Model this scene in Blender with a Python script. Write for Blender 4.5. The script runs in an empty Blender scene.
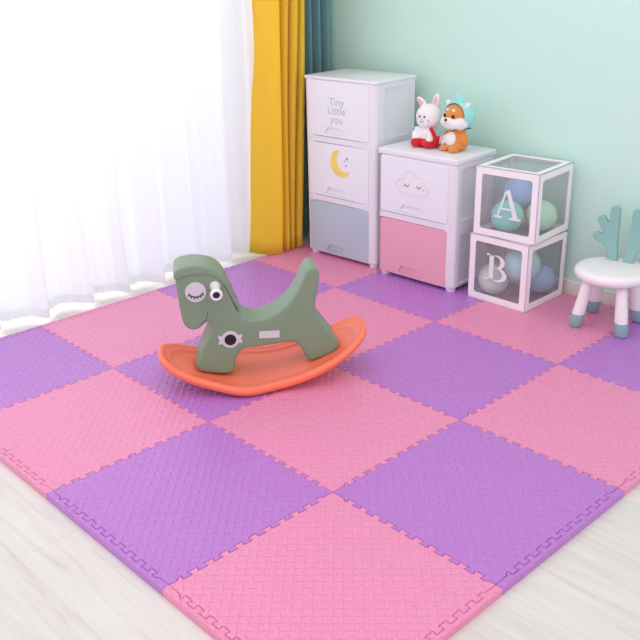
import bpy, bmesh, math, random
from mathutils import Vector, Matrix
from mathutils.geometry import delaunay_2d_cdt
random.seed(7)
C = bpy.context.scene.collection
PI = math.pi

# ------------------------------------------------------------ materials
def lin(c):
    return tuple(((v/255)/12.92 if v/255 <= .04045 else ((v/255+.055)/1.055)**2.4) for v in c)
def mat(name, rgb, rough=.5, spec=.5, sheen=0, bump=0, bscale=200, var=0, coat=0, sss=0):
    m = bpy.data.materials.new(name); m.use_nodes = True
    nt = m.node_tree; b = nt.nodes['Principled BSDF']
    col = (*lin(rgb), 1)
    b.inputs['Base Color'].default_value = col
    b.inputs['Roughness'].default_value = rough
    b.inputs['Specular IOR Level'].default_value = spec
    if sheen:
        b.inputs['Sheen Weight'].default_value = sheen
        b.inputs['Sheen Roughness'].default_value = .5
    if coat: b.inputs['Coat Weight'].default_value = coat
    if sss:
        b.inputs['Subsurface Weight'].default_value = sss
        b.inputs['Subsurface Scale'].default_value = .02
    tc = nt.nodes.new('ShaderNodeTexCoord')
    nz = nt.nodes.new('ShaderNodeTexNoise'); nz.inputs['Scale'].default_value = bscale
    nt.links.new(tc.outputs['Object'], nz.inputs['Vector'])
    if var:
        n2 = nt.nodes.new('ShaderNodeTexNoise'); n2.inputs['Scale'].default_value = 9
        nt.links.new(tc.outputs['Object'], n2.inputs['Vector'])
        hs = nt.nodes.new('ShaderNodeHueSaturation'); hs.inputs['Color'].default_value = col
        mr = nt.nodes.new('ShaderNodeMapRange')
        mr.inputs['To Min'].default_value = 1-var; mr.inputs['To Max'].default_value = 1+var
        nt.links.new(n2.outputs['Fac'], mr.inputs['Value'])
        nt.links.new(mr.outputs['Result'], hs.inputs['Value'])
        nt.links.new(hs.outputs['Color'], b.inputs['Base Color'])
    bp = nt.nodes.new('ShaderNodeBump'); bp.inputs['Strength'].default_value = max(bump, .02)
    bp.inputs['Distance'].default_value = .002
    nt.links.new(nz.outputs['Fac'], bp.inputs['Height'])
    nt.links.new(bp.outputs['Normal'], b.inputs['Normal'])
    return m

def foam(name, rgb):
    """EVA foam with a raised leaf pattern: short ellipses crossing in a woven lattice."""
    m = bpy.data.materials.new(name); m.use_nodes = True
    nt = m.node_tree; N = nt.nodes; L = nt.links; b = N['Principled BSDF']
    b.inputs['Base Color'].default_value = (*lin(rgb), 1)
    b.inputs['Roughness'].default_value = .32
    b.inputs['Specular IOR Level'].default_value = .7
    b.inputs['Sheen Weight'].default_value = .12; b.inputs['Sheen Roughness'].default_value = .4
    def mth(op, a, c=None, d=None):
        n = N.new('ShaderNodeMath'); n.operation = op
        for i, v in enumerate((a, c, d)):
            if v is None: continue
            if hasattr(v, 'links') or hasattr(v, 'is_linked'): L.new(v, n.inputs[i])
            else: n.inputs[i].default_value = v
        return n.outputs[0]
    tc = N.new('ShaderNodeTexCoord'); sp = N.new('ShaderNodeSeparateXYZ')
    L.new(tc.outputs['Object'], sp.inputs[0])
    per = .6/17
    def leaf(off, swap):
        u = mth('ADD', mth('DIVIDE', sp.outputs['Y'], per), off)
        v = mth('ADD', mth('DIVIDE', sp.outputs['X'], per), off)
        du = mth('SUBTRACT', mth('FRACT', mth('ADD', u, 50.5)), .5)
        dv = mth('SUBTRACT', mth('FRACT', mth('ADD', v, 50.5)), .5)
        a = mth('MULTIPLY', mth('ADD', du, dv), per/math.sqrt(2))
        c = mth('MULTIPLY', mth('SUBTRACT', du, dv), per/math.sqrt(2))
        if swap: a, c = c, a
        q = mth('ADD', mth('POWER', mth('ABSOLUTE', mth('DIVIDE', a, .0068 if not swap else .0042)), 2.0),
                mth('POWER', mth('ABSOLUTE', mth('DIVIDE', c, .0195 if not swap else .0225)), 2.0))
        mr = N.new('ShaderNodeMapRange'); mr.interpolation_type = 'SMOOTHSTEP'
        mr.inputs['From Min'].default_value = .15; mr.inputs['From Max'].default_value = 1.15
        mr.inputs['To Min'].default_value = 1; mr.inputs['To Max'].default_value = 0
        L.new(q, mr.inputs['Value']); return mr.outputs['Result']
    h = mth('MAXIMUM', leaf(0, False), mth('MULTIPLY', leaf(.5, True), .8))
    nz = N.new('ShaderNodeTexNoise'); nz.inputs['Scale'].default_value = 500
    L.new(tc.outputs['Object'], nz.inputs['Vector'])
    h2 = mth('ADD', h, mth('MULTIPLY', nz.outputs['Fac'], .12))
    # only on the upward face
    ge = N.new('ShaderNodeNewGeometry'); s2 = N.new('ShaderNodeSeparateXYZ'); L.new(ge.outputs['True Normal'], s2.inputs[0])
    up = mth('GREATER_THAN', s2.outputs['Z'], .9)
    bp = N.new('ShaderNodeBump'); bp.inputs['Strength'].default_value = .8; bp.inputs['Distance'].default_value = .0022
    L.new(mth('MULTIPLY', h2, up), bp.inputs['Height']); L.new(bp.outputs['Normal'], b.inputs['Normal'])
    return m

def film_mat(name, tint, mixf, rough):
    m = bpy.data.materials.new(name); m.use_nodes = True
    nt = m.node_tree; N = nt.nodes; L = nt.links
    out = N['Material Output']; N.remove(N['Principled BSDF'])
    t = N.new('ShaderNodeBsdfTransparent'); t.inputs[0].default_value = (*tint, 1)
    g = N.new('ShaderNodeBsdfGlossy'); g.inputs['Roughness'].default_value = rough
    lw = N.new('ShaderNodeLayerWeight'); pw = N.new('ShaderNodeMath'); pw.operation = 'POWER'; pw.inputs[1].default_value = 3.5
    fr = N.new('ShaderNodeMath'); fr.operation = 'MULTIPLY_ADD'; fr.inputs[1].default_value = .5; fr.inputs[2].default_value = .03
    lw.inputs[0].default_value = .5; L.new(lw.outputs['Facing'], pw.inputs[0]); L.new(pw.outputs[0], fr.inputs[0])
    d = N.new('ShaderNodeBsdfDiffuse'); d.inputs[0].default_value = (.8, .8, .8, 1)
    m1 = N.new('ShaderNodeMixShader'); m1.inputs[0].default_value = mixf
    L.new(t.outputs[0], m1.inputs[1]); L.new(d.outputs[0], m1.inputs[2])
    m2 = N.new('ShaderNodeMixShader')
    L.new(fr.outputs[0], m2.inputs[0]); L.new(m1.outputs[0], m2.inputs[1]); L.new(g.outputs[0], m2.inputs[2])
    L.new(m2.outputs[0], out.inputs[0]); return m

def cloth_mat(name, rgb, transp, transl):
    m = bpy.data.materials.new(name); m.use_nodes = True
    nt = m.node_tree; N = nt.nodes; L = nt.links
    out = N['Material Output']; N.remove(N['Principled BSDF'])
    col = (*lin(rgb), 1)
    d = N.new('ShaderNodeBsdfDiffuse'); d.inputs[0].default_value = col
    tl = N.new('ShaderNodeBsdfTranslucent'); tl.inputs[0].default_value = col
    a = N.new('ShaderNodeMixShader'); a.inputs[0].default_value = transl
    L.new(d.outputs[0], a.inputs[1]); L.new(tl.outputs[0], a.inputs[2])
    tc = N.new('ShaderNodeTexCoord'); mp = N.new('ShaderNodeMapping'); mp.inputs['Scale'].default_value = (900, 900, 30)
    nz = N.new('ShaderNodeTexNoise'); nz.inputs['Scale'].default_value = 1
    L.new(tc.outputs['Object'], mp.inputs[0]); L.new(mp.outputs[0], nz.inputs['Vector'])
    bp = N.new('ShaderNodeBump'); bp.inputs['Strength'].default_value = .08; bp.inputs['Distance'].default_value = .001
    L.new(nz.outputs['Fac'], bp.inputs['Height']); L.new(bp.outputs[0], d.inputs['Normal'])
    if transp:
        t = N.new('ShaderNodeBsdfTransparent'); b = N.new('ShaderNodeMixShader'); b.inputs[0].default_value = 1-transp
        L.new(t.outputs[0], b.inputs[1]); L.new(a.outputs[0], b.inputs[2]); L.new(b.outputs[0], out.inputs[0])
    else: L.new(a.outputs[0], out.inputs[0])
    return m

def wood_mat():
    m = bpy.data.materials.new('whitewashed_wood'); m.use_nodes = True
    nt = m.node_tree; N = nt.nodes; L = nt.links; b = N['Principled BSDF']
    tc = N.new('ShaderNodeTexCoord'); mp = N.new('ShaderNodeMapping')
    mp.inputs['Scale'].default_value = (1.3, 16, 1); mp.inputs['Rotation'].default_value = (0, 0, .10)
    L.new(tc.outputs['Object'], mp.inputs[0])
    nz = N.new('ShaderNodeTexNoise'); nz.inputs['Scale'].default_value = 2.2; nz.inputs['Detail'].default_value = 8
    nz.inputs['Roughness'].default_value = .62; nz.inputs['Distortion'].default_value = .7
    L.new(mp.outputs[0], nz.inputs['Vector'])
    cr = N.new('ShaderNodeValToRGB'); e = cr.color_ramp.elements
    e[0].position = .30; e[0].color = (*lin((203, 194, 189)), 1)
    e[1].position = .62; e[1].color = (*lin((224, 216, 211)), 1)
    x = e.new(.42); x.color = (*lin((216, 207, 202)), 1)
    L.new(nz.outputs['Fac'], cr.inputs[0])
    br = N.new('ShaderNodeTexBrick'); br.inputs['Scale'].default_value = 1
    br.inputs['Brick Width'].default_value = 1.4; br.inputs['Row Height'].default_value = .19
    br.inputs['Mortar Size'].default_value = .0012; br.inputs['Mortar Smooth'].default_value = .3
    br.inputs['Color1'].default_value = (1, 1, 1, 1); br.inputs['Color2'].default_value = (.97, .97, .965, 1)
    br.inputs['Mortar'].default_value = (.85, .83, .81, 1)
    L.new(tc.outputs['Object'], br.inputs['Vector'])
    mx = N.new('ShaderNodeMix'); mx.data_type = 'RGBA'; mx.blend_type = 'MULTIPLY'; mx.inputs[0].default_value = 1
    L.new(cr.outputs[0], mx.inputs[6]); L.new(br.outputs['Color'], mx.inputs[7]); L.new(mx.outputs[2], b.inputs['Base Color'])
    b.inputs['Roughness'].default_value = .38
    bp = N.new('ShaderNodeBump'); bp.inputs['Strength'].default_value = .12; bp.inputs['Distance'].default_value = .002
    L.new(nz.outputs['Fac'], bp.inputs['Height']); L.new(bp.outputs[0], b.inputs['Normal'])
    return m

M = dict(
    pink=foam('pink_foam', (233, 136, 178)), purple=foam('purple_foam', (184, 112, 200)),
    wood=wood_mat(),
    wall=mat('mint_wall_paint', (208, 240, 229), .85, .2, bump=.08, bscale=160, var=.01),
    white_wall=mat('white_wall_paint', (238, 240, 240), .85, .2),
    base=mat('pale_baseboard_paint', (242, 234, 230), .6, .3),
    frame=mat('white_window_frame', (235, 238, 240), .4),
    case=mat('white_cabinet_plastic', (236, 232, 240), .32, .5, coat=.1),
    dwhite=mat('white_drawer_plastic', (240, 238, 245), .3, .5, coat=.1),
    dgrey=mat('blue_grey_drawer_plastic', (186, 200, 212), .3),
    dpink=mat('pink_drawer_plastic', (240, 172, 190), .3),
    ink=mat('grey_blue_print', (192, 202, 214), .6),
    inkdark=mat('dark_print', (95, 100, 120), .6),
    moon=mat('yellow_print', (246, 222, 110), .6),
    blush=mat('pink_print', (244, 190, 205), .6),
    green=mat('sage_green_plastic', (126, 147, 122), .38, .5, bump=.04, bscale=300, coat=.05),
    greendark=mat('dark_green_groove', (78, 92, 78), .5),
    orange=mat('coral_orange_plastic', (255, 122, 92), .36, .5, bump=.04, bscale=300, coat=.05),
    white=mat('white_plastic', (238, 236, 240), .35),
    black=mat('black_plastic', (18, 18, 26), .35),
    navy=mat('navy_print', (35, 38, 66), .5),
    grip=mat('pale_lilac_plastic', (212, 206, 214), .4),
    sw=mat('pale_pink_white_plastic', (246, 236, 240), .35, coat=.1),
    teal=mat('dusty_teal_plastic', (140, 184, 180), .45),
    sock=mat('grey_teal_rubber', (138, 170, 178), .5),
    boxw=mat('pinkish_white_card', (250, 242, 246), .45),
    film=film_mat('clear_film', (1, .99, .995), .10, .06),
    glass=film_mat('window_glass', (.97, .98, .98), .0, .01),
    b_blue=mat('pastel_blue_latex', (150, 192, 236), .22, .5, coat=.3, sss=.2),
    b_teal=mat('pastel_teal_latex', (130, 232, 216), .22, .5, coat=.3, sss=.2),
    b_sky=mat('pastel_aqua_latex', (172, 226, 230), .22, .5, coat=.3, sss=.2),
    b_green=mat('pastel_green_latex', (196, 240, 206), .22, .5, coat=.3, sss=.2),
    b_pale=mat('pale_mint_latex', (216, 236, 224), .22, .5, coat=.3, sss=.2),
    fur_w=mat('white_plush', (244, 238, 240), .95, .1, sheen=.4, bump=.6, bscale=420),
    fur_o=mat('ginger_plush', (226, 146, 78), .95, .1, sheen=.3, bump=.6, bscale=420),
    fur_p=mat('pink_plush', (246, 178, 190), .95, .1, sheen=.3, bump=.5, bscale=420),
    fur_t=mat('aqua_plush', (160, 230, 226), .95, .1, sheen=.3, bump=.6, bscale=420),
    red=mat('red_plush', (214, 22, 34), .7, .3, sheen=.2, bump=.4, bscale=420),
    strap=mat('dark_cord', (50, 48, 55), .6),
    sheer=cloth_mat('sheer_voile', (246, 248, 254), .04, .26),
    sheerhem=cloth_mat('sheer_voile_hem', (250, 250, 253), .02, .3),
    yellow=cloth_mat('yellow_satin', (255, 226, 88), 0, .45),
    tealcloth=cloth_mat('teal_curtain', (122, 164, 174), 0, .10),
    rail=mat('rail_metal', (220, 220, 222), .3),
    balcony=mat('pale_balcony_tile', (214, 220, 212), .7),
)

# ------------------------------------------------------------ object helpers
def link(name, me, m, parent=None, smooth=False):
    o = bpy.data.objects.new(name, me); C.objects.link(o)
    if m: me.materials.append(M[m] if isinstance(m, str) else m)
    if parent: o.parent = parent
    if smooth:
        for p in me.polygons: p.use_smooth = True
    return o
def obj(name, bm, m, parent=None, smooth=False):
    bmesh.ops.recalc_face_normals(bm, faces=bm.faces)
    me = bpy.data.meshes.new(name); bm.to_mesh(me); bm.free()
    return link(name, me, m, parent, smooth)
def tag(o, label, cat, group=None):
    o['label'] = label; o['category'] = cat
    if group: o['group'] = group
    return o
def thing(name, label, cat, loc=(0, 0, 0), rz=0, group=None):
    o = bpy.data.objects.new(name, None); C.objects.link(o); o.empty_display_size = .05
    o.location = loc; o.rotation_euler = (0, 0, rz)
    return tag(o, label, cat, group)
def struct(o): o['kind'] = 'structure'; return o
def box(bm, x0, x1, y0, y1, z0, z1, bev=0, seg=3):
    r = bmesh.ops.create_cube(bm, size=1)
    vs = r['verts']
    for v in vs: v.co = Vector(((x0+x1)/2+v.co.x*(x1-x0), (y0+y1)/2+v.co.y*(y1-y0), (z0+z1)/2+v.co.z*(z1-z0)))
    if bev:
        es = list({e for v in vs for e in v.link_edges})
        bmesh.ops.bevel(bm, geom=es, offset=bev, segments=seg, profile=.5, affect='EDGES')
    return bm
def nb(): return bmesh.new()
def ell(bm, c, r, rot=None, u=28, v=18):
    mt = Matrix.Translation(c) @ (rot or Matrix()) @ Matrix.Diagonal((*r, 1))
    bmesh.ops.create_uvsphere(bm, u_segments=u, v_segments=v, radius=1, matrix=mt)
    return bm
def prism(bm, poly, f, d0, d1):
    """poly: list of 2D points; f(a,b,d)->Vector; solid between depth d0 and d1."""
    lo = [bm.verts.new(f(a, b, d0)) for a, b in poly]; hi = [bm.verts.new(f(a, b, d1)) for a, b in poly]
    n = len(poly)
    bm.faces.new(lo[::-1]); bm.faces.new(hi)
    for i in range(n): bm.faces.new((lo[i], lo[(i+1) % n], hi[(i+1) % n], hi[i]))
    return bm
def tube(bm, pts, r, n=8, closed=False, r2=None):
    pts = [Vector(p) for p in pts]; rings = []
    m = len(pts); pn = None
    for i, p in enumerate(pts):
        if closed: t = pts[(i+1) % m]-pts[i-1]
        else: t = pts[min(i+1, m-1)]-pts[max(i-1, 0)]
        t.normalize()
        a = (pn - t*pn.dot(t)) if pn else (Vector((0, 0, 1)) if abs(t.z) < .9 else Vector((1, 0, 0)))
        a = (a - t*a.dot(t)).normalized(); pn = a; b = t.cross(a)
        rr = r if r2 is None else r+(r2-r)*i/(m-1)
        rings.append([bm.verts.new(p+(a*math.cos(2*PI*k/n)+b*math.sin(2*PI*k/n))*rr) for k in range(n)])
    for i in range(m if closed else m-1):
        A, B = rings[i], rings[(i+1) % m]
        for k in range(n): bm.faces.new((A[k], A[(k+1) % n], B[(k+1) % n], B[k]))
    if not closed: bm.faces.new(rings[0][::-1]); bm.faces.new(rings[-1])
    return bm
def lathe(bm, prof, seg=40, f=None):
    """prof (r,z) from bottom axis to top axis."""
    f = f or (lambda x, y, z: Vector((x, y, z)))
    rings = []
    for r, z in prof:
        if r < 1e-5: rings.append([bm.verts.new(f(0, 0, z))])
        else: rings.append([bm.verts.new(f(r*math.cos(2*PI*k/seg), r*math.sin(2*PI*k/seg), z)) for k in range(seg)])
    for A, B in zip(rings, rings[1:]):
        for k in range(seg):
            k2 = (k+1) % seg
            if len(A) == 1: bm.faces.new((A[0], B[k], B[k2]))
            elif len(B) == 1: bm.faces.new((A[k], A[k2], B[0]))
            else: bm.faces.new((A[k], A[k2], B[k2], B[k]))
    return bm
def catmull(pts, n=5, closed=True):
    out = []; m = len(pts)
    rng = range(m) if closed else range(m-1)
    for i in rng:
        g = (lambda j: pts[j % m]) if closed else (lambda j: pts[max(0, min(m-1, j))])
        p0, p1, p2, p3 = g(i-1), g(i), g(i+1), g(i+2)
        for k in range(n):
            t = k/n
            out.append(tuple(.5*(2*b+(c-a)*t+(2*a-5*b+4*c-d)*t*t+(3*b-a-3*c+d)*t**3) for a, b, c, d in zip(p0, p1, p2, p3)))
    if not closed: out.append(tuple(pts[-1]))
    return out
def bake(o):
    """apply the object's modifiers into its mesh."""
    dg = bpy.context.evaluated_depsgraph_get(); dg.update()
    me = bpy.data.meshes.new_from_object(o.evaluated_get(dg)); old = o.data
    o.modifiers.clear(); o.data = me; me.name = old.name
    return o
def soften(o, vox, it, fac=.5):
    m = o.modifiers.new('r', 'REMESH'); m.mode = 'VOXEL'; m.voxel_size = vox
    s = o.modifiers.new('s', 'SMOOTH'); s.iterations = it; s.factor = fac
    bake(o)
    for p in o.data.polygons: p.use_smooth = True
    return o
def cut(o, cutter_bm):
    bmesh.ops.recalc_face_normals(cutter_bm, faces=cutter_bm.faces)
    me = bpy.data.meshes.new('c'); cutter_bm.to_mesh(me); cutter_bm.free()
    c = bpy.data.objects.new('c', me); C.objects.link(c)
    m = o.modifiers.new('b', 'BOOLEAN'); m.operation = 'DIFFERENCE'; m.object = c; m.solver = 'EXACT'
    bake(o); bpy.data.objects.remove(c); return o
def rrect(x0, x1, z0, z1, r, n=5):
    out = []
    for cx, cz, a0 in ((x1-r, z1-r, 0), (x0+r, z1-r, PI/2), (x0+r, z0+r, PI), (x1-r, z0+r, 3*PI/2)):
        for k in range(n+1):
            a = a0+PI/2*k/n; out.append((cx+r*math.cos(a), cz+r*math.sin(a)))
    return out

# ------------------------------------------------------------ setting
T = .021                                  # mat thickness; the mat's top is z = 0
WY, WX = 2.495, -.30                      # back wall, window wall
bm = nb(); box(bm, WX-.1, 4.6, -2.2, WY+.1, -T-.1, -T); struct(obj('floor', bm, 'wood'))
bm = nb(); box(bm, WX-.1, 4.6, WY, WY+.12, -T, 2.7); struct(obj('wall_back', bm, 'wall'))
bm = nb(); box(bm, WX+.0, 4.6, WY-.014, WY, -T, .058, .004, 2); struct(obj('baseboard_back', bm, 'base'))
bm = nb()
box(bm, WX-.1, WX, 2.02, WY, -T, 2.7); box(bm, WX-.1, WX, -2.2, 2.02, 2.35, 2.7); box(bm, WX-.1, WX, -2.2, -1.5, -T, 2.35)
struct(obj('wall_window_side', bm, 'white_wall')).name = 'wall_left'
bm = nb()
for a in ((-1.5, -1.44, -T, 2.35), (1.96, 2.02, -T, 2.35), (-1.44, 1.96, 2.29, 2.35), (-1.44, 1.96, -T, .03)):
    box(bm, WX-.07, WX-.01, a[0], a[1], a[2], a[3], .004, 1)
wf = struct(obj('window_1', bm, 'frame'))
bm = nb(); box(bm, WX-.045, WX-.037, -1.44, 1.96, .03, 2.29); obj('glass_pane', bm, 'glass', wf)
bm = nb(); box(bm, -2.2, WX-.1, -2.2, WY+.1, -T-.14, -T-.04); struct(obj('floor_balcony', bm, 'balcony'))

# ------------------------------------------------------------ foam mat tiles
S = .6
def seam(n=10, d=.0075, e=.003, p=.05):
    # clean: build explicit dovetails
    pts = [(0, 0), (.050, 0), (.054, -d)]
    for k in range(n):
        a = .05+k*p
        pts += [(a+.0125+e, -d), (a+.0125-e, d), (a+.0375+e, d), (a+.0375-e, -d)]
    pts += [(.553, -d), (.557, 0), (S, 0)]
    # round the dovetail corners slightly
    out = [pts[0]]
    for i in range(1, len(pts)-1):
        a, b, c = pts[i-1], pts[i], pts[i+1]
        for q in (a, c):
            L_ = math.dist(b, q); f = min(.3, .0030/L_)
            out.append((b[0]+(q[0]-b[0])*f, b[1]+(q[1]-b[1])*f))
    out.append(pts[-1]); return out
SEAM = seam()
def offset(poly, d):
    n = len(poly); out = []
    for i in range(n):
        p0, p1, p2 = poly[i-1], poly[i], poly[(i+1) % n]
        a = Vector((p1[0]-p0[0], p1[1]-p0[1])); b = Vector((p2[0]-p1[0], p2[1]-p1[1]))
        if a.length < 1e-7 or b.length < 1e-7: out.append(p1); continue
        a.normalize(); b.normalize()
        na, n2 = Vector((-a.y, a.x)), Vector((-b.y, b.x)); m = na+n2
        k = d/max(.45, 1+na.dot(n2))
        out.append((p1[0]+m.x*k, p1[1]+m.y*k))
    return out
def slab(name, poly, m, parent):
    a = sum(poly[i-1][0]*poly[i][1]-poly[i][0]*poly[i-1][1] for i in range(len(poly)))
    if a < 0: poly = poly[::-1]
    bm = nb(); n = len(poly)
    o1, o2 = offset(poly, .0006), offset(poly, .0016)
    r0 = [bm.verts.new((x, y, -T)) for x, y in o1]; r1 = [bm.verts.new((x, y, -.0028)) for x, y in o1]
    r2 = [bm.verts.new((x, y, 0)) for x, y in o2]
    for A, B in ((r0, r1), (r1, r2)):
        for i in range(n): bm.faces.new((A[i], A[(i+1) % n], B[(i+1) % n], B[i]))
    for ring, pts, flip in ((r2, o2, False), (r0, o1, True)):
        vo, eo, fo, ov, oe, of = delaunay_2d_cdt([Vector(q) for q in pts], [], [list(range(n))], 1, 1e-7)
        for q in fo:
            ids = [ov[k][0] for k in q]
            if len(set(ids)) == 3: bm.faces.new([ring[k] for k in (ids[::-1] if flip else ids)])
    return obj(name, bm, m, parent)
where = {
 (0, 0): 'purple foam tile at the window-side front corner of the mat, half out of frame',
 (0, 1): 'pink foam tile along the sheer curtain, left of the horse head',
 (0, 2): 'purple foam tile along the sheer curtain, behind the horse saddle',
 (0, 3): 'pink foam tile under the yellow curtain in the room corner',
 (1, 0): 'pale pink foam tile at the left frame edge, front left of the horse',
 (1, 1): 'purple foam tile lying under the front end of the rocking horse',
 (1, 2): 'pink foam tile lying under the rear end of the rocking horse',
 (1, 3): 'purple foam tile in front of the short two-drawer cabinet',
 (2, 0): 'light purple foam tile at the mat edge, bottom left of the picture',
 (2, 1): 'pink foam tile right in front of the rocker, centre of the mat',
 (2, 2): 'purple foam tile right of the rocker, in the mat\'s middle',
 (2, 3): 'pink foam tile under the letter B balloon box',
 (3, 0): 'pink foam tile at the nearest corner, cut by the bottom of the picture',
 (3, 1): 'large purple foam tile at the right mat edge beside the pale wood floor',
 (3, 2): 'pink foam tile at the right picture edge, in front of the stool',
 (3, 3): 'purple foam tile under the right legs of the antler stool',
}
SB = .022
for (i, j), lab in where.items():
    m = 'purple' if (i+j) % 2 == 0 else 'pink'
    t = thing('foam_tile', lab, 'foam mat', (i*S, j*S, 0), 0, 'interlocking foam tiles of the play mat')
    Y1 = S if j < 3 else .665
    lo_b, hi_b, le_b, ri_b = j == 0, j == 3, i == 0, i == 3
    y0 = SB if lo_b else 0; y1 = (Y1-SB) if hi_b else S
    x0 = SB if le_b else 0; x1 = (S-SB) if ri_b else S
    low = [(x, y0+o) for x, o in SEAM if x0 < x < x1 or abs(x-x0) < 1e-6 or abs(x-x1) < 1e-6]
    top = [(x, y1+o) for x, o in SEAM if x0 < x < x1 or abs(x-x0) < 1e-6 or abs(x-x1) < 1e-6]
    lef = [(x0+o, y) for y, o in SEAM if y0 < y < min(y1, S)-.0001]
    rig = [(x1+o, y) for y, o in SEAM if y0 < y < min(y1, S)-.0001]
    def clean(e, k, a, b):
        e = [p for p in e if a+1e-4 < p[k] < b-1e-4]; return e
    low, top = clean(low, 0, x0, x1), clean(top, 0, x0, x1)
    lef, rig = clean(lef, 1, y0, y1), clean(rig, 1, y0, y1)
    poly = [(x0, y0)]+low+[(x1, y0)]+rig+[(x1, y1)]+top[::-1]+[(x0, y1)]+lef[::-1]
    slab('tile_body', poly, m, t)
    if lo_b: slab('edge_strip', [(0, 0), (S, 0), (S, y0), (x1, y0)]+low[::-1]+[(x0, y0), (0, y0)], m, t)
    if hi_b: slab('edge_strip', [(0, Y1), (0, y1)]+([(x0, y1)] if x0 else [])+top+([(x1, y1)] if x1 < S else [])+[(S, y1), (S, Y1)], m, t)
    if le_b: slab('edge_strip', [(0, y0), (x0, y0)]+lef+[(x0, y1), (0, y1)], m, t)
    if ri_b: slab('edge_strip', [(S, y0), (x1, y0)]+rig+[(x1, y1), (S, y1)], m, t)

# ------------------------------------------------------------ curtains
def sheet(name, path, z0, z1, m, parent=None, nz=24, th=.0012, flare=None, wob=None):
    bm = nb(); g = []
    for k in range(nz+1):
        z = z0+(z1-z0)*k/nz; row = []
        for i, (x, y) in enumerate(path):
            dx, dy = flare(x, y, z, i/len(path)) if flare else (0, 0)
            zz = z+(wob(i/len(path)) if wob and k == 0 else 0)
            row.append(bm.verts.new((x+dx, y+dy, zz)))
        g.append(row)
    for a, b in zip(g, g[1:]):
        for i in range(len(path)-1): bm.faces.new((a[i], a[i+1], b[i+1], b[i]))
    o = obj(name, bm, m, parent, True)
    if th:
        s = o.modifiers.new('s', 'SOLIDIFY'); s.thickness = th; bake(o)
        for p in o.data.polygons: p.use_smooth = True
    return o
def sheer_x(y):
    a = .5+.5*math.sin(2*PI*(y-.40)/.205+.6*math.sin(y*5.1))
    b = .5+.5*math.sin(2*PI*y/.083+1.3+1.2*math.sin(y*3.3))
    c = math.sin(2*PI*y/.041+2*math.sin(y*7))
    return -.150+.080*a**1.6+.018*b+.003*c
sp = [(sheer_x(y), y+.018*math.sin(2*PI*y/.205+1)) for y in [(-1.3+3.22*k/1400) for k in range(1401)]]
def sheer_flare(x, y, z, u):
    f = max(0, 1-z/2.3)
    return ((x+.11)*(.25*f)-.01*(1-f), .01*math.sin(9*y+3*z))
tag(sheet('sheer_curtain', sp, .004, 2.3, 'sheer', None, 24, 0, sheer_flare),
    'white sheer voile curtain hanging in soft folds across the window', 'curtain')
sc = bpy.data.objects['sheer_curtain']
sheet('hem', [(x+.0015, y) for x, y in sp], .003, .045, 'sheerhem', sc, 2, 0, sheer_flare)

def smoothpath(pts, n=8): return catmull(pts, n, False)
yp = [(-.105, 1.845), (-.075, 1.85), (-.03, 1.862), (.0, 1.88), (.022, 1.905), (.036, 1.935), (.03, 1.958), (-.03, 1.965), (-.07, 1.975), (-.03, 1.985),
      (.03, 1.992), (.042, 2.008), (.02, 2.02), (-.05, 2.022), (-.06, 2.032), (-.02, 2.036), (.035, 2.038), (.048, 2.052), (.03, 2.066), (-.04, 2.068),
      (-.055, 2.078), (-.02, 2.083), (.034, 2.085), (.044, 2.1), (.03, 2.112), (-.05, 2.114), (-.09, 2.125)]
def yflare(x, y, z, u):
    return (.012*math.sin(2.2*z+7*u), .006*math.sin(1.9*z+5*u)+(.056-.018*u)*z)
tag(sheet('curtain', smoothpath(yp), .006, 2.3, 'yellow', None, 30, .002, yflare),
    'golden yellow curtain gathered in deep vertical pleats at the window corner', 'curtain')
tp = []
for k in range(181):
    y = 2.165+.30*k/180
    tp.append((-.115+.05*math.sin(2*PI*(y-2.165)/.062), y))
tag(sheet('curtain', tp, .006, 2.3, 'tealcloth', None, 20, .002),
    'dusty teal pleated curtain between the yellow curtain and the mint wall', 'curtain')

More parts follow.
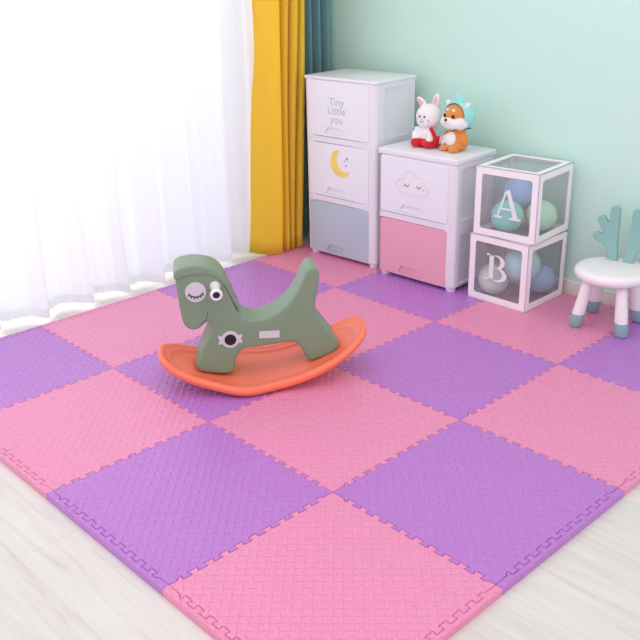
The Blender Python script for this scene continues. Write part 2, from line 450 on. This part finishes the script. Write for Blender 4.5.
# ------------------------------------------------------------ drawer cabinets
def text_mesh(name, body, size, m, parent, loc, spacing=1.0):
    cu = bpy.data.curves.new(name, 'FONT'); cu.body = body; cu.size = size; cu.extrude = .0006; cu.align_x = 'CENTER'
    cu.space_line = .8; cu.space_character = spacing; cu.offset = .0004
    o = bpy.data.objects.new(name, cu); C.objects.link(o)
    dg = bpy.context.evaluated_depsgraph_get(); dg.update()
    me = bpy.data.meshes.new_from_object(o.evaluated_get(dg)); bpy.data.objects.remove(o)
    me.transform(Matrix.Translation(loc) @ Matrix.Rotation(PI/2, 4, 'X'))
    return link(name, me, m, parent)
FY = 2.1; DEP = .345
def fr(a, b, d): return Vector((a, FY-d, b))
def cabinet(label, x0, x1, px0, px1, units, cols, decos, depth, turn, lid):
    H = .3*units; t = thing('drawer_cabinet', label, 'cabinet', ((x0+x1)/2, FY+depth/2, 0), math.radians(turn), 'white plastic drawer cabinets')
    ox, oy = (x0+x1)/2, FY+depth/2
    inv = Matrix.Translation((-ox, -oy, 0))
    bm = nb(); box(bm, x0, x1, FY, FY+depth, .012, H, .016, 4)
    o = obj('case', bm, 'case', t); o.matrix_parent_inverse = inv
    cb = nb()
    for u in range(units):
        z0, z1 = .3*u+.016+(.004 if u == 0 else 0), .3*u+.288
        prism(cb, rrect(px0-.003, px1+.003, z0-.003+.006, z1+.003, .014), lambda a, b, d: Vector((a, FY+d, b)), -.01, .012)
        for sx in (x0, x1):
            s = 1 if sx == x1 else -1
            prism(cb, rrect(FY+.05, FY+depth-.04, .3*u+.035, .3*u+.268, .012), lambda a, b, d, sx=sx, s=s: Vector((sx-s*d, a, b)), -.005, .008)
    cut(o, cb)
    # thin seams between the stacked units
    for u in range(1, units):
        bm = nb(); prism(bm, rrect(FY+.002, FY+depth-.002, .3*u-.0015, .3*u+.0015, .001, 1), lambda a, b, d: Vector((x1-.0015+d, a, b)), 0, .0022)
        s_ = obj('stacking_rim', bm, 'case', t); s_.matrix_parent_inverse = inv
    # top lid with rounded lip
    bm = nb(); box(bm, x0-.003, x1+.003, FY-.003, FY+depth+.002, H-.012, H+lid, .007, 4)
    o = obj('top', bm, 'case', t, True); o.matrix_parent_inverse = inv
    for sx in (x0+.03, x1-.03):
        for sy in (FY+.028, FY+depth-.03):
            bm = nb(); lathe(bm, [(0, 0), (.022, 0), (.026, .02), (0, .02)], 20)
            o = obj('foot', bm, 'case', t); o.location = (sx, sy, 0); o.matrix_parent_inverse = inv
    for u in range(units):
        z0, z1 = .3*u+.022, .3*u+.288
        bm = nb(); prism(bm, rrect(px0, px1, z0, z1, .012), fr, -.008, .003)
        d = obj('drawer', bm, cols[u], t); d.matrix_parent_inverse = inv
        mx = (px0+px1)/2-.008; hz = z0+.014
        cb = nb(); prism(cb, [(mx-.068, hz), (mx+.068, hz), (mx+.046, hz+.034), (mx-.046, hz+.034)], fr, -.002, .01)
        cut(d, cb)
        bv = d.modifiers.new('b', 'BEVEL'); bv.width = .0012; bv.segments = 2; bv.limit_method = 'ANGLE'; bake(d)
        if cols[u] != 'dwhite': d['label'] = 'blue grey drawer front' if cols[u] == 'dgrey' else 'pink drawer front'
        bm = nb(); prism(bm, [(mx-.046, hz+.034), (mx+.046, hz+.034), (mx+.048, hz+.0305), (mx-.048, hz+.0305)], fr, -.003, .0045)
        prism(bm, [(mx-.068, hz), (mx+.068, hz), (mx+.066, hz-.003), (mx-.066, hz-.003)], fr, -.0, .0038)
        obj('handle', bm, cols[u], d)
        if decos[u]: decos[u](d, (px0+px1)/2, (z0+z1)/2)
    return t
FD = .0032
def flat(name, polys, m, parent, d=FD, th=.0007):
    bm = nb()
    for p in polys: prism(bm, p, fr, d, d+th)
    return obj(name, bm, m, parent)
def circ(cx, cz, r, n=20, rz=None): return [(cx+r*math.cos(2*PI*k/n), cz+(rz or r)*math.sin(2*PI*k/n)) for k in range(n)]
def strokes(name, lines, r, m, parent):
    bm = nb()
    for l in lines: tube(bm, [fr(a, b, FD+r*.3) for a, b in l], r, 6)
    return obj(name, bm, m, parent)
def arc(cx, cz, r, a0, a1, n=8, rz=None):
    return [(cx+r*math.cos(math.radians(a0+(a1-a0)*k/n)), cz+(rz or r)*math.sin(math.radians(a0+(a1-a0)*k/n))) for k in range(n+1)]
def deco_text(d, cx, cz):
    text_mesh('lettering', 'Tiny\nLittle\nyou', .052, 'ink', d, (cx-.005, FY-FD, .775), 1.05)
def deco_moon(d, cx, cz):
    c = (.338, .500)
    out = arc(c[0], c[1], .070, 118, 306, 28); inn = arc(c[0]+.031, c[1]+.018, .058, 300, 128, 24)
    flat('moon_print', [out+inn], 'moon', d)
    star = []
    for sx, sz, r in ((.376, .526, .0080), (.360, .514, .005), (.370, .492, .006)):
        star.append([(sx+(r if k % 2 == 0 else r*.45)*math.sin(PI*k/5), sz+(r if k % 2 == 0 else r*.45)*math.cos(PI*k/5)) for k in range(10)])
    for q in star: flat('star_print', [q], 'inkdark', d)
    for ex, ez in ((.297, .467), (.320, .452)): strokes('eye_print', [arc(ex, ez, .006, 200, 340, 6)], .0012, 'inkdark', d)
    flat('blush_print', [circ(.312, .449, .007)], 'blush', d, FD+.0008)
def deco_cloud(d, cx, cz):
    pts = [(.735, .432), (.712, .450), (.712, .475), (.735, .488), (.752, .486), (.758, .512), (.782, .530), (.808, .524), (.822, .506), (.845, .512),
           (.866, .498), (.872, .478), (.890, .466), (.892, .444), (.874, .430), (.850, .432), (.835, .420), (.812, .424), (.795, .418), (.775, .426), (.755, .420)]
    bm = nb(); tube(bm, [fr(a, b, FD) for a, b in catmull(pts, 4)], .0013, 6, True); obj('cloud_print', bm, 'blush', d)
    for ex in (.768, .838):
        L_ = []; L_.append(arc(ex, .474, .013, 200, 340, 8))
        for a in (225, 270, 315):
            L_.append([(ex+.013*math.cos(math.radians(a)), .474+.013*math.sin(math.radians(a))), (ex+.019*math.cos(math.radians(a)), .474+.019*math.sin(math.radians(a)))])
        strokes('eye_print', L_, .0014, 'inkdark', d)
    for ex in (.745, .866): flat('blush_print', [circ(ex, .455, .007, 16, .004)], 'blush', d)
cabinet('tall white three-drawer plastic cabinet with moon print, beside the yellow curtain', .103, .556, .123, .511, 3, ['dgrey', 'dwhite', 'dwhite'], [None, deco_moon, deco_text], .305, 3.5, .005)
cabinet('short white two-drawer cabinet with sleeping cloud print and pink lower drawer', .597, 1.042, .613, .999, 2, ['dpink', 'dwhite'], [None, deco_cloud], .30, 2.5, .017)

# ------------------------------------------------------------ balloon boxes
def letter_A():
    return [[(.50, 1.0), (.42, 1.0), (.10, .07), (.17, .07)], [(.42, 1.0), (.56, 1.0), (.93, .07), (.74, .07)],
            [(.24, .30), (.24, .36), (.72, .36), (.74, .30)], [(0, 0), (.32, 0), (.32, .07), (0, .07)], [(.60, 0), (1.05, 0), (1.05, .07), (.60, .07)]]
def letter_B():
    P = [[(.12, 0), (.30, 0), (.30, 1), (.12, 1)], [(0, 0), (.35, 0), (.35, .06), (0, .06)], [(0, .94), (.35, .94), (.35, 1), (0, 1)]]
    for z0, z1, xr in ((.49, 1.0, .74), (0, .54, .84)):
        cz, rz = (z0+z1)/2, (z1-z0)/2; n = 18; xb = .42
        for k in range(n):
            q = []
            for a, ro in ((k, 0), (k+1, 0), (k+1, 1), (k, 1)):
                an = -PI/2+PI*a/n
                rx_, rz_ = (xr-xb, rz) if not ro else (xr-xb-.17, rz-.055)
                q.append((xb+rx_*math.cos(an), cz+rz_*math.sin(an)))
            P.append(q)
        P += [[(.28, z0), (xb, z0), (xb, z0+.055), (.28, z0+.055)], [(.28, z1-.055), (xb, z1-.055), (xb, z1), (.28, z1)]]
    return P
def balloon_box(label, cx, cy, z, rz, side, letter, lw, lh, lx, lz):
    t = thing('balloon_box', label, 'box', (cx, cy, z), rz, 'stacked clear balloon boxes')
    h = side/2; fw = .031; bm = nb()
    def hollow(f, d0, d1):
        o = [(-h, -h), (h, -h), (h, h), (-h, h)]
        inn = rrect(-h+fw, h-fw, -h+fw, h-fw, .012, 4)
        # outer ring sampled to match the inner
        oo = []
        for (a, b) in inn:
            k = h/max(abs(a), abs(b)); oo.append((a*k, b*k))
        for q in range(4):
            i0 = q*5+2; oo[i0] = ((h if oo[i0][0] > 0 else -h), (h if oo[i0][1] > 0 else -h))
        n = len(inn); V = [[bm.verts.new(f(a, b, d)) for a, b in r] for r, d in ((oo, d0), (inn, d0), (inn, d1), (oo, d1))]
        for A, B in zip(V, V[1:]+V[:1]):
            for i in range(n): bm.faces.new((A[i], A[(i+1) % n], B[(i+1) % n], B[i]))
    faces = [lambda a, b, d: Vector((a, -h+d, b+h)), lambda a, b, d: Vector((a, h-d, b+h)), lambda a, b, d: Vector((h-d, a, b+h)),
             lambda a, b, d: Vector((-h+d, a, b+h)), lambda a, b, d: Vector((a, b, d)), lambda a, b, d: Vector((a, b, 2*h-d))]
    for f in faces: hollow(f, 0, .0035)
    obj('frame', bm, 'boxw', t)
    for f in faces:
        bm = nb(); prism(bm, [(-h+.02, -h+.02), (h-.02, -h+.02), (h-.02, h-.02), (-h+.02, h-.02)], f, .0042, .0046)
        obj('clear_pane', bm, 'film', t)
    bm = nb()
    for p in (letter_A() if letter == 'A' else letter_B()):
        prism(bm, [(lx+a*lw, lz+b*lh) for a, b in p], lambda a, b, d: Vector((a, -h+.0038-d, b)), 0, .0022)
    obj('letter', bm, 'white', t)['label'] = 'white letter '+letter
    return t
balloon_box('clear balloon box with white letter B, lower of the two, standing on the mat', 1.266, 2.288, 0, .01, .303, 'B', .128, .120, -.06, .105)
balloon_box('clear balloon box with white letter A, upper, turned slightly on the B box', 1.270, 2.293, .3035, .09, .301, 'A', .120, .128, -.052, .090)
def balloon(label, c, r, m, kdir):
    t = thing('balloon', label, 'balloon', (c[0], c[1], c[2]-r), 0, 'pastel balloons in the boxes')
    kd = Vector(kdir).normalized(); rot = Vector((0, 0, -1)).rotation_difference(kd).to_matrix().to_4x4()
    prof = []
    for k in range(25):
        a = -PI/2+PI*k/24; rr = r*math.cos(a); z = r*math.sin(a)
        prof.append((max(rr, 0) if 0 < k < 24 else 0, z))
    bm = nb(); lathe(bm, prof, 36); bmesh.ops.transform(bm, matrix=Matrix.Translation((0, 0, r)) @ rot, verts=bm.verts)
    obj('skin', bm, m, t, True)
    bm = nb(); lathe(bm, [(0, .001), (.004, .0), (.0028, -.005), (.0075, -.013), (0, -.011)], 14)
    bmesh.ops.transform(bm, matrix=Matrix.Translation((0, 0, r)) @ rot @ Matrix.Translation((0, 0, -r*.998)), verts=bm.verts)
    obj('knot', bm, m, t, True)
balloon('pastel blue balloon at the back of the A box', (1.203, 2.358, .448), .072, 'b_blue', (0, .7, -.7))
balloon('bright teal balloon behind the letter A', (1.243, 2.222, .381), .071, 'b_teal', (-.5, .3, -1))
balloon('pale green balloon at the right side of the A box', (1.336, 2.345, .376), .068, 'b_green', (.3, .3, -1))
balloon('pale mint balloon behind the letter B', (1.193, 2.222, .080), .072, 'b_pale', (.2, .1, -1))
balloon('aqua balloon high in the middle of the B box', (1.324, 2.240, .176), .080, 'b_sky', (0, 1, -.2))
balloon('cornflower blue balloon low at the right of the B box', (1.345, 2.363, .083), .067, 'b_blue', (1, .35, .1))

# ------------------------------------------------------------ antler stool
t = thing('antler_stool', 'white round child stool with teal antler backrest, standing at the right by the wall', 'stool', (1.731, 2.274, 0), math.radians(9))
bm = nb()
prof = [(0, .206), (.125, .206), (.140, .209), (.148, .218), (.150, .230), (.147, .241), (.138, .2485), (.12, .251), (0, .2505)]
lathe(bm, prof, 56); obj('seat', bm, 'sw', t, True)
for sx in (-1, 1):
    for sy in (-1, 1):
        a = Vector((sx*.068, sy*.07, .208)); b = Vector((sx*.098, sy*.098, 0)); ax = (a-b)
        def fl(x, y, z, a=a, b=b): 
            p = b.lerp(a, z/.208); return p+Vector((x, y, 0))
        bm = nb(); lathe(bm, [(0, .046), (.0255, .046), (.0262, .06), (.0255, .09), (.0225, .15), (.0205, .208), (0, .208)], 28, fl)
        lg = obj('leg', bm, 'sw', t, True)
        bm = nb(); lathe(bm, [(0, 0), (.019, 0), (.0235, .003), (.0255, .010), (.0275, .035), (.0278, .056), (.0268, .058), (0, .058)], 28, fl)
        obj('foot_cap', bm, 'sock', lg, True)['label'] = 'grey teal rubber foot cap'
def antler(sg):
    # silhouette of one antler, local x outwards (sg mirrors), z up
    segs = [([(.032, -.005), (.040, .06), (.044, .13), (.046, .208)], .0215, .0205), ([(.042, .050), (.072, .078), (.108, .092)], .019, .0175), ([(.044, .092), (.074, .130), (.098, .164)], .019, .0175)]
    bm = nb()
    for pts, r0, r1 in segs:
        P = catmull(pts, 8, False); n = len(P)
        for k, (x, z) in enumerate(P):
            r = r0+(r1-r0)*k/(n-1)
            mt = Matrix.Translation((sg*x, 0, z)) @ Matrix.Rotation(PI/2, 4, 'X')
            bmesh.ops.create_cone(bm, cap_ends=True, segments=20, radius1=r, radius2=r, depth=.024, matrix=mt)
    return bm
for sg in (-1, 1):
    o = obj('antler', antler(sg), 'teal', t); soften(o, .0028, 8)
    o.location = (0, .088, .250); o.rotation_euler = (math.radians(-5), 0, 0)

# ------------------------------------------------------------ rocking horse
HO, HT = (1.0548, .973, .002), .9665
rz = HT
# local frame: x = tailwards along the horse, y = away side; near side is y = -t
t = thing('rocking_horse', 'sage green rocking horse with closed eye on a coral orange rocker, in the mat centre', 'rocking horse', HO, rz)
L_, W_, K_, S0, NN, BL, BS = .386, .169, .818, -.0387, 2.9436, .0277, -.0848
def rock_ring(f, zo, n=160, fl=0):
    out = []
    for k in range(n):
        a = 2*PI*k/n; ca, sa = math.cos(a), math.sin(a)
        s = math.copysign(abs(ca)**(2/NN), ca)*L_; w = math.copysign(abs(sa)**(2/NN), sa)*W_
        w += math.copysign(1, sa)*BL*math.exp(-((s-BS)/.09)**2)*abs(sa)
        # inset measured in metres
        s2 = s*(1-f/L_); w2 = w*(1-f/W_)
        z = K_*(s2-S0)**2+zo
        out.append((s2, w2, z))
    return out
rings = [(.16, .0), (.06, 0), (.022, .0), (.010, .002), (.003, .008), (0, .016), (.0, .024), (.003, .031), (.009, .035), (.018, .036), (.024, .034), (.027, .030), (.044, .030), (.048, .029), (.051, .0235), (.055, .0225), (.075, .0225), (.11, .0225), (.15, .0225)]
bm = nb(); V = [[bm.verts.new(p) for p in rock_ring(f, z)] for f, z in rings]
for A, B in zip(V, V[1:]):
    for i in range(160): bm.faces.new((A[i], A[(i+1) % 160], B[(i+1) % 160], B[i]))
for R_ in (V[0], V[-1]):
    n = 160                                         # close with strips across the width
    for i in range(0, n//2):
        a, b, c, d = R_[i], R_[i+1], R_[(n-i-1) % n], R_[(n-i) % n]
        if i == 0: bm.faces.new((a, b, c))
        elif i == n//2-1: bm.faces.new((a, b, d))
        else: bm.faces.new((a, b, c, d))
obj('rocker', bm, 'orange', t, True)['label'] = 'coral orange boat-shaped rocker base'
side = [(-.296, .370), (-.299, .415), (-.293, .440), (-.270, .454), (-.236, .458), (-.2, .454), (-.168, .442), (-.145, .422), (-.128, .392), (-.112, .352), (-.098, .310), (-.084, .276), (-.060, .252), (-.026, .243), (.014, .248),
        (.050, .264), (.092, .294), (.126, .338), (.150, .388), (.167, .418), (.186, .430), (.203, .420), (.211, .398), (.206, .372), (.198, .325), (.192, .262), (.216, .216), (.249, .169), (.274, .130),
        (.272, .106), (.250, .088), (.21, .074), (.170, .064), (.155, .073), (.140, .108), (.122, .136), (.094, .146), (.039, .143), (-.016, .139), (-.070, .137), (-.092, .120), (-.106, .095), (-.116, .052), (-.135, .042), (-.180, .046), (-.230, .058), (-.250, .074),
        (-.248, .095), (-.215, .165), (-.188, .225), (-.186, .244), (-.196, .250), (-.206, .246), (-.224, .231), (-.245, .223), (-.268, .230), (-.284, .252), (-.292, .313)]
def hs(a, b, d): return Vector((a, d, b))
bm = nb(); prism(bm, catmull(side, 3), hs, -.068, .068)
body = obj('body', bm, 'green', t); soften(body, .0045, 22, .55)
# narrow the head and neck a little, keep feet wide
for v in body.data.vertices:
    f = .93+.07*max(0, min(1, (.30-v.co.z)/.2)); v.co.y *= f
mane = [(-.301, .420), (-.303, .440), (-.288, .457), (-.250, .466), (-.205, .463), (-.165, .450), (-.139, .428), (-.121, .395), (-.105, .354), (-.091, .312), (-.077, .279),
        (-.084, .286), (-.102, .318), (-.118, .358), (-.134, .390), (-.154, .412), (-.180, .425), (-.215, .430), (-.262, .427), (-.288, .418)]
bm = nb(); prism(bm, catmull(mane, 3), hs, -.069, .069)
mn = obj('mane', bm, 'green', t); soften(mn, .0035, 9)
def disc(name, s, z, y0, y1, r, m, parent, sz=None, n=36):
    bm = nb(); prism(bm, circ(s, z, r, n, sz), hs, y0, y1)
    o = obj(name, bm, m, parent); b = o.modifiers.new('b', 'BEVEL'); b.width = .0008; b.segments = 2; bake(o); return o
for sg in (-1, 1):
    Y = .0645*sg
    e = disc('eye', -.232, .368, Y*.95, Y+.0035*sg, .037, 'grip', t)
    bm = nb(); A = arc(-.232, .368+.004, .027, 200, 340, 14, .021)
    # wider, bold eyelid line with short lashes
    tube(bm, [hs(a, b, Y+.0042*sg) for a, b in A], .0023, 6)
    for an in (215, 237, 259, 281, 303, 325):
        c, s_ = math.cos(math.radians(an)), math.sin(math.radians(an))
        tube(bm, [hs(-.232+.027*c, .372+.021*s_, Y+.0042*sg), hs(-.232+.033*c, .372+.030*s_, Y+.0042*sg)], .0017, 6)
    obj('lashes', bm, 'navy', e)['label'] = 'dark closed eyelid with lashes'
    g = nb(); lathe(g, [(0, .05), (.019, .05), (.019, .066), (.0155, .072), (.0145, .10), (.0165, .132), (.021, .142), (.0215, .150), (.019, .156), (.013, .1565), (.0125, .150), (0, .150)], 28, lambda x, y, z: Vector((-.163+x, sg*z, .384+y)))
    gh = obj('grip_handle', g, 'white', t, True); gh['label'] = 'white grip handle'
    disc('handle_hole', -.163, .384, sg*.151, sg*.153, .0118, 'black', gh)['label'] = 'dark handle end hole'
    # badge: ring with two side brackets and a dark disc
    Y = .0665*sg
    bd = disc('badge', -.122, .178, Y*.93, Y+.004*sg, .0325, 'grip', t)
    for q in (-1, 1):
        bm = nb(); P = [(-.122+q*.026, .178+.014), (-.122+q*.043, .178+.017), (-.122+q*.043, .178+.008), (-.122+q*.037, .178), (-.122+q*.043, .178-.008), (-.122+q*.043, .178-.017), (-.122+q*.026, .178-.014)]
        prism(bm, P, hs, Y*.93, Y+.003*sg)
        obj('badge_bracket', bm, 'grip', bd)
    disc('badge_center', -.122, .178, Y+.003*sg, Y+.0065*sg, .021, 'black', bd)['label'] = 'black round badge centre'
    bm = nb(); prism(bm, [(-.018, .173), (.056, .170), (.057, .197), (-.017, .200)][::1], hs, Y*.93, Y+.002*sg)
    lb = obj('side_patch', bm, 'grip', t); lb['label'] = 'blank pale rectangle on the flank'
    bm = nb(); tube(bm, [hs(a, b, .0635*sg) for a, b in catmull([(-.196, .287), (-.200, .268), (-.210, .253), (-.226, .246)], 5, False)], .0016, 6)
    obj('mouth_line', bm, 'greendark', t)

# ------------------------------------------------------------ soft toys
def blob(name, parts, m, parent, vox=.003, it=6):
    bm = nb()
    for c, r, *rt_ in parts: ell(bm, c, r, rt_[0] if rt_ else None, 24, 16)
    o = obj(name, bm, m, parent); return soften(o, vox, it)
RX = lambda a: Matrix.Rotation(math.radians(a), 4, 'X')
RY = lambda a: Matrix.Rotation(math.radians(a), 4, 'Y')
def rotz(a): return math.radians(a)
TZ = .6135
# the plush toys face local -y
t = thing('plush_rabbit', 'white plush rabbit in red, sitting left on the short cabinet top', 'soft toy', (.762, 2.256, TZ), rotz(8))
blob('body', [((0, 0, .056), (.040, .034, .052)), ((0, 0, .030), (.044, .038, .030)), ((0, -.002, .142), (.060, .052, .055)), ((0, -.006, .128), (.058, .050, .044)),
              ((-.032, -.018, .074), (.034, .014, .015), RY(22)), ((-.056, -.024, .062), (.016, .015, .014)),
              ((.030, -.030, .060), (.017, .018, .032), RY(-14)), ((.034, -.044, .044), (.017, .018, .016)),
              ((-.044, -.030, .046), (.024, .022, .018)),
              ((-.042, .004, .200), (.016, .010, .034), RY(-52)), ((.032, .004, .208), (.017, .010, .038), RY(14))], 'fur_w', t)
for sx, an, zz in ((-.044, -52, .202), (.0325, 14, .209)):
    bm = nb(); ell(bm, (sx, -.0035, zz), (.0095, .003, .024), RY(an)); obj('inner_ear', bm, 'fur_p', t, True)['label'] = 'pink inner ear'
def on_head(cx, cz, hc, hr):
    x = (cx-hc[0])/hr[0]; z = (cz-hc[2])/hr[2]
    return hc[1]-hr[1]*math.sqrt(max(0, 1-x*x-z*z))
hc, hr = (0, -.003, .142), (.060, .053, .055)
for sx in (-.016, .010):
    bm = nb(); ell(bm, (sx, on_head(sx, .146, hc, hr)-.0008, .146), (.0044, .003, .0044)); obj('eye', bm, 'black', t, True)
bm = nb(); ell(bm, (-.003, on_head(-.003, .137, hc, hr)-.001, .137), (.0046, .003, .003)); obj('nose', bm, 'fur_p', t, True)
bm = nb(); tube(bm, [(a, on_head(a, b, hc, hr)-.0035, b) for a, b in arc(-.003, .131, .009, 200, 340, 8)], .0011, 6); obj('mouth', bm, 'strap', t)
for sx in (-.032, .026):
    bm = nb(); ell(bm, (sx, on_head(sx, .130, hc, hr)-.0015, .130), (.008, .002, .005)); obj('cheek', bm, 'fur_p', t, True)
blob('trousers', [((0, 0, .026), (.050, .046, .026)), ((-.036, -.036, .024), (.032, .034, .023)), ((.028, -.034, .024), (.034, .038, .023)), ((.046, -.006, .030), (.026, .034, .026))], 'red', t)
bm = nb(); tube(bm, catmull([(.062, -.030, .020), (.058, -.034, .05), (.048, -.040, .078), (.036, -.044, .098)], 5, False), .0085, 12); obj('strap', bm, 'red', t, True)['label'] = 'red padded strap'

t = thing('plush_dog', 'ginger and white plush dog in an aqua hood, sitting right on the short cabinet top', 'soft toy', (.918, 2.268, TZ), rotz(-8))
blob('body', [((0, 0, .052), (.049, .044, .050)), ((0, 0, .028), (.051, .048, .027)), ((0, 0, .155), (.066, .060, .058)), ((-.030, -.042, .016), (.024, .026, .015)), ((.026, -.044, .016), (.024, .026, .015)),
              ((.050, -.004, .064), (.018, .020, .030), RY(-18)), ((-.046, -.020, .064), (.018, .020, .030), RY(20)), ((0, 0, .105), (.045, .04, .03))], 'fur_o', t)
blob('belly', [((-.006, -.030, .058), (.034, .024, .036))], 'fur_w', t, .003, 3)
blob('muzzle', [((0, -.034, .134), (.050, .034, .033)), ((-.038, -.020, .133), (.034, .038, .031)), ((.038, -.020, .133), (.034, .038, .031)), ((0, -.058, .139), (.024, .017, .016))], 'fur_w', t, .003, 4)
blob('paw', [((-.046, -.040, .052), (.017, .015, .024), RX(-15))], 'fur_w', t, .003, 3)
bm = nb(); tube(bm, [(-.050, -.056, .035), (-.040, -.062, .058), (-.034, -.060, .072)], .005, 8); obj('bag', bm, 'fur_p', t, True)['label'] = 'small pink pouch'
hc, hr = (0, 0, .155), (.066, .060, .058)
for sx in (-.024, .026):
    bm = nb(); ell(bm, (sx, on_head(sx, .163, hc, hr)-.001, .163), (.0085, .005, .0085)); obj('eye', bm, 'black', t, True)
for sx in (-.018, .020):
    bm = nb(); ell(bm, (sx, on_head(sx, .188, hc, hr)-.0, .188), (.0085, .004, .0065)); obj('brow_spot', bm, 'fur_w', t, True)['label'] = 'white brow spot'
bm = nb(); ell(bm, (0, -.073, .148), (.0075, .006, .006)); obj('nose', bm, 'black', t, True)
bm = nb(); tube(bm, [(0, -.0745, .141), (0, -.074, .132)], .001, 6); obj('mouth', bm, 'strap', t)
# hood: shell round the head, open in front
bm = nb(); RR = (.0745, .071, .0665); cc = Vector((.002, .009, .158)); nu, nv = 36, 16
front = Vector((-.0, -1, .02)).normalized(); e1 = Vector((1, 0, 0)); e2 = front.cross(e1)*-1
V = []
for j in range(nv+1):
    th_ = math.radians(66)+(PI-math.radians(66))*j/nv
    V.append([])
    for i in range(nu):
        ph = 2*PI*i/nu
        th2 = th_ if math.sin(ph) < -.2 or j > nv-3 else th_-math.radians(2)
        dv = front*math.cos(th2)+(e1*math.cos(ph)+Vector((0, 0, 1))*math.sin(ph))*math.sin(th2)
        V[-1].append(bm.verts.new((cc.x+dv.x*RR[0], cc.y+dv.y*RR[1], cc.z+dv.z*RR[2])))
for A, B in zip(V, V[1:-1]+V[-1:]):
    for i in range(nu): bm.faces.new((A[i], A[(i+1) % nu], B[(i+1) % nu], B[i]))
bmesh.ops.remove_doubles(bm, verts=bm.verts, dist=.0003)
hd = obj('hood', bm, 'fur_t', t, True); s_ = hd.modifiers.new('s', 'SOLIDIFY'); s_.thickness = .004; bake(hd)
for p in hd.data.polygons: p.use_smooth = True
hd['label'] = 'aqua plush hood'
bm = nb()
rim = []
for i in range(nu):
    ph = 2*PI*i/nu; th2 = math.radians(65); dv = front*math.cos(th2)+(e1*math.cos(ph)+Vector((0, 0, 1))*math.sin(ph))*math.sin(th2)
    rim.append((cc.x+dv.x*RR[0], cc.y+dv.y*RR[1], cc.z+dv.z*RR[2]))
tube(bm, rim, .004, 10, True); obj('hood_rim', bm, 'fur_t', hd, True)
blob('hood_crest', [((-.004, .004, .232), (.019, .014, .022)), ((.008, .006, .226), (.018, .014, .016))], 'fur_t', hd, .003, 4)
for sx in (-1, 1):
    bm = nb(); ell(bm, (sx*.056, .0, .204), (.011, .013, .022), RY(sx*40)); obj('hood_ear', bm, 'fur_w', hd, True)
bm = nb(); tube(bm, catmull([(-.040, -.062, .066), (-.020, -.062, .080), (.012, -.058, .096), (.040, -.040, .106), (.058, -.006, .108), (.050, .036, .106), (.0, .052, .09), (-.05, .03, .08), (-.062, -.01, .072), (-.052, -.046, .066)], 5), .0016, 6, True)
obj('strap', bm, 'strap', t, True)['label'] = 'thin dark shoulder strap'

# ------------------------------------------------------------ light
w = bpy.data.worlds.new('day'); bpy.context.scene.world = w; w.use_nodes = True
bg = w.node_tree.nodes['Background']; bg.inputs[0].default_value = (.985, .98, .998, 1); bg.inputs[1].default_value = 1.06
def area(name, loc, rot, sx, sy, power, col=(1, 1, 1)):
    l = bpy.data.lights.new(name, 'AREA'); l.shape = 'RECTANGLE'; l.size = sx; l.size_y = sy; l.energy = power; l.color = col
    o = bpy.data.objects.new(name, l); C.objects.link(o); o.location = loc; o.rotation_euler = rot; return o
area('window_daylight', (-1.6, .1, 1.9), (0, math.radians(-74), 0), 2.6, 3.6, 88, (.97, .98, 1))
area('overhead_fill', (2.0, .3, 2.65), (0, 0, 0), 1.6, 1.6, 7, (1, .97, .95))  # added soft fill from above to brighten the interior, not a real fixture

# ------------------------------------------------------------ camera
cd = bpy.data.cameras.new('camera'); cam = bpy.data.objects.new('camera', cd); C.objects.link(cam)
cd.sensor_width = 36; cd.lens = 880.18/640*36; cd.clip_start = .02
p, r, y = .3976, -.0215, .8146
f = Vector((-math.sin(y)*math.cos(p), math.cos(y)*math.cos(p), -math.sin(p))); rt = Vector((math.cos(y), math.sin(y), 0)); up = rt.cross(f)
rt2 = rt*math.cos(r)+up*math.sin(r); up2 = up*math.cos(r)-rt*math.sin(r)
mt = Matrix((rt2, up2, -f)).transposed().to_4x4(); mt.translation = Vector((5.6157, -1.5277, 2.4403))*.6
cam.matrix_world = mt
sc_ = bpy.context.scene; sc_.camera = cam
sc_.view_settings.view_transform = 'Standard'; sc_.view_settings.look = 'None'; sc_.view_settings.gamma = 1; sc_.view_settings.exposure = .13
sc_.view_settings.use_curve_mapping = False
